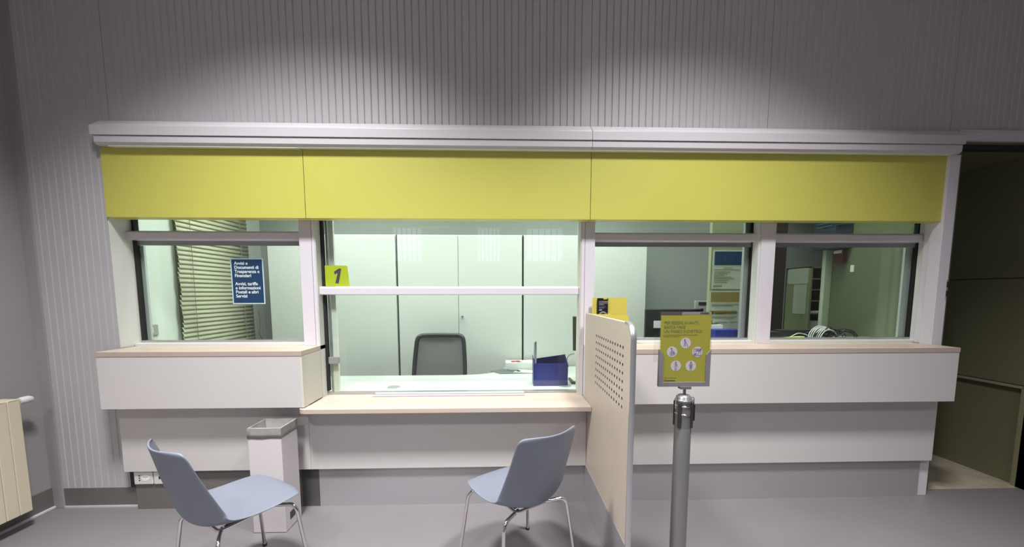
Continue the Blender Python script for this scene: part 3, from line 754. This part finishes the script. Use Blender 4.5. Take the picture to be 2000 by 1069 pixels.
for k in range(5):
    a = 2*PI*k/5+.3; r_ = .27
    lg = MB().tube([(-.58, .78, .11), (-.58+r_*math.cos(a), .78+r_*math.sin(a), .075)], [.024, .014], 8).build('leg', M_BLACK, oc)
    MB().tube([(-.58+r_*math.cos(a)-.02, .78+r_*math.sin(a), .03), (-.58+r_*math.cos(a)+.02, .78+r_*math.sin(a), .03)], .03, 14).build('castor', M_BLACK, lg)

# ------------------------------------------------------------ office left wall: blind, switch
vb = thing('venetian_blind', 'cream venetian blind hanging inside behind the left window', 'blind', (-2.58, .92, 2.4))
sl = MB(); z = 2.40; bz = []
i = 0
while z > .93:
    y0_, y1_ = .485-.006*math.sin(i), 1.35+.03*(2.4-z)
    a = math.radians(74)
    dx, dz_ = .0235*math.cos(a), .0235*math.sin(a)
    rows = []
    for yv in (y0_, (y0_+y1_)/2, y1_):
        rows.append([(-2.592+q*dx+.003*(1-q*q), yv, z-q*dz_) for q in (-1, -.5, 0, .5, 1)])
    sl.sheet(rows); z -= .0375; i += 1
sl.build('slats', M_BLIND, vb, solid=.0012, smooth=True)
box(-2.625, -2.575, .48, 1.36, 2.42, 2.46).build('head_rail', M_BLIND, vb)
box(-2.60, -2.575, .48, 1.39, .90, .925).build('bottom_rail', M_BLIND, vb)
for yv in (.60, 1.22):
    MB().tube([(-2.566, yv, .92), (-2.566, yv, 2.42)], .0025, 6).build('ladder_cord', M_CORD, vb)
MB().tube(smooth_path([(-2.57, 1.44, 1.32), (-2.57, 1.45, 1.15), (-2.57, 1.43, 1.08), (-2.57, 1.47, 1.0), (-2.57, 1.44, .92)]), .004, 6).build('pull_cord', M_CORD, vb)
struct(box(-2.641, -2.628, .52, 1.33, .95, 2.40).build('window_8', mat('dim_window_back', (.12, .13, .10), .5)))
ls = thing('light_switch', 'grey light switch plate on the office wall behind left window', 'switch', (-2.64, .24, 1.2))
box(-2.6395, -2.630, .175, .30, 1.185, 1.265).build('plate', mat('grey_switch', (.30, .31, .27), .5), ls, bevel=.002)
box(-2.630, -2.624, .232, .25, 1.205, 1.245).build('rocker', M_PRINTW, ls)

# ------------------------------------------------------------ office right part
struct(box(1.772, 2.085, .50, .54, 0, OFFICE_Z).build('pillar_1', mat('sage_pillar_paint', (.27, .31, .20), .5)))
struct(box(2.087, 2.11, .50, .54, 1.12, 2.3).build('trim_26', M_DARKGAP))
def poster(name, lab, x0, x1, z0, z1, kind):
    t = thing(name, lab, 'poster', ((x0+x1)/2, .497, z0), 'posters on the sage pillar')
    box(x0, x1, .496, .4995, z0, z1).build('sheet', M_POSTER, t)
    if kind == 0:
        box(x0+.012, x1-.006, .4945, .496, z1-.125, z1-.012).build('flag', M_NAVY, t)
        d = MB()
        for k in range(12): d.disc(((x0+x1)/2+.003+.036*math.cos(k*PI/6), z1-.068+.036*math.sin(k*PI/6), .4938), .004, t=.0007, seg=8)
        d.build('stars', mat('dim_star_print', (.08, .12, .15), .5), t)
        l = MB(); l.box(x0+.09, x1-.09, .4945, .496, z1-.150, z1-.145); l.box(x0+.012, x1-.02, .4945, .496, z1-.165, z1-.161)
        for k, f in enumerate((.55, .45, .35, .6, .7, .5, .45)): l.box(x0+.015, x0+.015+.25*f, .4945, .496, z1-.185-.014*k, z1-.181-.014*k)
        l.box(x0+.01, x0+.085, .4945, .496, z0+.018, z0+.030); l.build('printed_lines', M_PRINTG, t)
    else:
        box(x0+.008, x1-.008, .4945, .496, z1-.095, z1-.012).build('banner', M_GOLD, t)
        box(x0+.002, x1-.02, .4945, .496, z0+.13, z0+.16).build('banner', M_GOLD, t)
        l = MB()
        for zz, a, b__ in ((z1-.12, .02, .25), (z1-.13, .02, .2), (z1-.19, .05, .17), (z1-.20, .05, .12), (z1-.19, .18, .25), (z1-.27, .05, .16), (z1-.268, .18, .25), (z0+.105, .02, .24), (z0+.095, .02, .22), (z0+.05, .005, .08), (z0+.045, .005, .08)):
            l.box(x0+a, x0+b__, .4945, .496, zz, zz+.005)
        l.build('printed_lines', M_PRINTG, t)
        d = MB(); d.disc((x0+.025, z1-.185, .4945), .011); d.disc((x0+.022, z1-.262, .4945), .011); d.build('round_symbols', M_PRINTG, t)
poster('poster', 'pale poster with dark blue flag header on the sage pillar', 1.788, 2.045, 1.535, 1.86, 0)
poster('poster', 'pale poster with ochre banner below the flag poster', 1.775, 2.035, 1.19, 1.52, 1)

# inner high shelf behind windows 3 and 4 with things on it
ish = thing('shelf', 'narrow inner shelf behind the right hand windows', 'shelf', (1.9, .3, 0))
box(.70, 3.165, .15, .48, 1.10, 1.125).build('board', M_DESK, ish)
for x in (.72, 1.9, 3.1): MB().prism([(.15, .90), (.17, .90), (.46, 1.085), (.46, 1.10), (.15, 1.10)], 'x', x, x+.03).build('bracket', M_ALU, ish)
tag(box(1.725, 2.0, .30, .42, 1.126, 1.205).build('card_box', M_BLUE, bevel=.002), 'low blue box on the inner shelf under the posters', 'box')
tag(box(1.72, 1.86, .43, .46, 1.126, 1.235).build('card_stack', M_PAPER), 'white cards standing behind the low blue box', 'cards')
tag(MB().prism([(1.17, .22), (1.40, .20), (1.42, .36), (1.20, .40)], 'z', 1.126, 1.134).build('paper_sheet', M_PAPER), 'white papers lying on the inner shelf left of the notice frame', 'papers')
rd_ = thing('desk', 'second office desk behind the right windows carrying dark equipment', 'desk', (1.9, .95, 0))
box(1.27, 3.0, .80, 1.17, .72, .75).build('desktop', M_DESK, rd_)
for x in (1.3, 2.9):
    for y in (.82, 1.1): box(x, x+.04, y, y+.04, 0, .72).build('leg', M_ALU, rd_)
m2 = thing('monitor', 'wide black monitor with white label behind the sign stand', 'monitor', (1.66, .95, .75))
box(1.395, 1.95, .93, .965, .98, 1.345).build('screen', M_BLACK, m2, bevel=.006)
MB().lathe([(.12, .751), (.12, .762), (.02, .77), (.02, 1.0)], 1.66, .98, 20).build('stand', M_BLACK, m2)
box(1.475, 1.60, .925, .930, 1.165, 1.235).build('label', M_PRINTW, m2)
tag(box(1.46, 1.56, .80, .85, .751, 1.075).build('printer', M_BLACK, bevel=.01), 'small black printer in front of the wide black monitor', 'printer')
sd_ = thing('scale_display', 'grey digital scale display on a pole behind the sign stand', 'display', (1.93, .9, .75))
box(1.855, 2.01, .885, .915, 1.352, 1.428).build('housing', mat('grey_display_case', (.36, .38, .36), .5), sd_, bevel=.004)
box(1.885, 1.985, .882, .885, 1.388, 1.415).build('screen', M_BLACK, sd_)
MB().tube([(1.93, .905, .76), (1.93, .905, 1.36)], .012, 10).build('pole', M_BLACK, sd_)
MB().lathe([(.08, .751), (.08, .762), (.02, .77)], 1.93, .905, 20).build('base', M_BLACK, sd_)

# things seen through the rightmost window
struct(box(2.80, 2.92, 1.17, 1.25, 0, OFFICE_Z).build('trim_27', M_BROWN))
eb = thing('electric_box', 'blue steel box with louvres high on the green office wall', 'electric box', (3.1, .8, 1.90))
box(3.0, 3.17, .70, .95, 1.905, 2.36).build('body', M_BLUEBOX, eb, bevel=.004)
l = MB()
for z in (2.105, 2.135, 2.165): l.prism([(3.02, z), (3.09, z+.012), (3.09, z+.018), (3.02, z+.006)], 'y', .694, .70)
for k in range(3): l.box(2.995, 3.0, .74, .90, 2.105+.03*k, 2.112+.03*k)
l.build('louvres', mat('light_blue_louvre', (.09, .14, .20), .4), eb)
rbx = thing('alarm_box', 'small dark red box with white label under the blue box', 'alarm box', (3.15, .8, 1.78))
box(3.125, 3.17, .745, .845, 1.775, 1.90).build('body', M_DRED, rbx, bevel=.003)
box(3.120, 3.125, .755, .835, 1.865, 1.892).build('label', M_PAPER, rbx)
tag(box(3.166, 3.17, .665, .70, 1.69, 1.75).build('wall_note', M_PAPER), 'small white note on green wall under the red box', 'note')
ph = thing('pigeonhole_unit', 'olive pigeonhole shelf unit against the back wall', 'shelf unit', (3.7, 1.48, 0))
OL = mat('olive_grey_steel', (.26, .30, .17), .5)
b = MB(); a0, a1, f0, f1 = 3.30, 4.02, 1.30, 1.655
b.box(a0, a0+.02, f0, f1, 0, 1.78); b.box(a1-.02, a1, f0, f1, 0, 1.78); b.box(a0, a1, f1-.01, f1, 0, 1.78); b.box(a0, a1, f0, f1, 1.765, 1.78)
b.build('case', OL, ph)
for z in (1.08, 1.275, 1.41, 1.53, 1.645): box(a0+.02, a1-.02, f0+.005, f1-.01, z, z+.012).build('shelf', OL, ph)
for x in (3.55, 3.78): box(x, x+.012, f0+.01, f1-.01, 1.09, 1.765).build('divider', OL, ph)
box(a0+.02, a1-.02, f0, f0+.015, .1, 1.075).build('door', OL, ph); box(3.50, 3.515, f0-.002, f0, .1, 1.06).build('door_gap', M_DARKGAP, ph)
MB().tube([(3.60, f0-.02, .97), (3.60, f0, .97)], .012, 10).build('knob', M_ALUD, ph)
tag(box(3.293, 3.299, 1.33, 1.62, 1.60, 1.77).build('pinned_sheet', M_POSTER), 'upper pale sheet stuck on side of the pigeonhole unit', 'sheet', 'sheets on the pigeonhole unit')
tag(box(3.293, 3.299, 1.34, 1.52, 1.27, 1.595).build('pinned_sheet', M_POSTER), 'lower long printed sheet on side of the pigeonhole unit', 'sheet', 'sheets on the pigeonhole unit')
tag(box(3.34, 3.50, 1.34, 1.55, 1.092, 1.20).build('white_box', M_PAPER), 'white box in the bottom pigeonhole of the shelf unit', 'box')
tag(MB().prism([(1.32, 1.2885), (1.60, 1.2885), (1.60, 1.30), (1.33, 1.31)], 'x', 3.34, 3.50).build('document', M_PAPER), 'loose white document in a middle pigeonhole', 'document')
tag(box(2.84, 3.28, 1.36, 1.65, 0, 1.07).build('low_cabinet', OL), 'low olive cabinet left of the pigeonhole unit', 'cabinet')

# cable heap on the inner shelf
def loop(cx, cy, cz, rx, rz, tilt, ph, n=22, squash=0):
    P = []
    for k in range(n):
        a = 2*PI*k/n+ph
        x = rx*math.cos(a); z = rz*math.sin(a)
        P.append((cx+x*math.cos(tilt), cy+x*math.sin(tilt)+.01*math.sin(2*a), max(1.131, cz+z)))
    return P
wc = MB()
for k in range(7):
    o_ = .0085*k
    pts_ = [(2.505+o_, .30-.012*k, 1.131), (2.492+o_*.8, .30-.012*k, 1.15), (2.515+o_, .30-.012*k, 1.20+.002*(k%3)), (2.575+o_, .31-.012*k, 1.232-.004*k), (2.65+o_*.6, .32-.01*k, 1.222-.007*k), (2.72, .33-.01*k, 1.19-.008*k), (2.77, .34-.01*k, 1.15), (2.79, .35-.01*k, 1.131)]
    wc.tube(smooth_path(pts_, 6), .0034, 6)
wc.tube(smooth_path([(2.26, .26, 1.131), (2.32, .27, 1.15), (2.39, .28, 1.177), (2.46, .28, 1.165), (2.52, .28, 1.13)], 6), .0034, 6)
wc.tube(smooth_path([(2.40, .24, 1.15), (2.41, .23, 1.118), (2.48, .22, 1.136), (2.60, .21, 1.131)], 6), .0034, 6)
wc.tube([(2.56, .175, 1.155), (2.58, .175, 1.125)], .005, 6); wc.tube([(2.595, .175, 1.16), (2.58, .175, 1.125)], .005, 6)
tag(wc.build('white_cable', M_CABW, smooth=True), 'coiled white cables heaped on the inner shelf of the right window', 'cable')
bc = MB()
for k in range(16):
    cx_, cz_ = random.uniform(2.60, 2.82), 1.15+random.uniform(0, .035)
    bc.tube(loop(cx_, .30+random.uniform(-.06, .06), cz_, random.uniform(.05, .11), random.uniform(.02, .05), random.uniform(-.5, .5), random.random()*6), .0045, 6, closed=True)
bc.tube(smooth_path([(2.66, .30, 1.15), (2.72, .30, 1.19), (2.82, .30, 1.185), (2.875, .30, 1.155), (2.84, .30, 1.125), (2.76, .30, 1.135)], 6), .0045, 6)
tag(bc.build('black_cable', M_BLACK, smooth=True), 'tangled black cables beside the coiled white cables', 'cable')
yc = MB()
for k in range(4):
    yc.tube(loop(2.29+.015*k, .22+.01*k, 1.136+.004*k, .07+.01*k, .004, .2, k), .004, 6, closed=True)
yc.tube(smooth_path([(2.30, .22, 1.131), (2.45, .20, 1.134), (2.62, .19, 1.131)], 6), .004, 6)
tag(yc.build('yellow_cable', M_CABY, smooth=True), 'flat coil of yellow cable on the inner shelf', 'cable')
tag(box(2.07, 2.21, .24, .44, 1.126, 1.195).build('black_device', M_BLACK, bevel=.004), 'small black device left of the yellow cable coil', 'device')
tag(box(2.32, 2.66, .38, .46, 1.126, 1.195).build('black_strip', M_BLACK, bevel=.004), 'low black device behind the white cables', 'device')
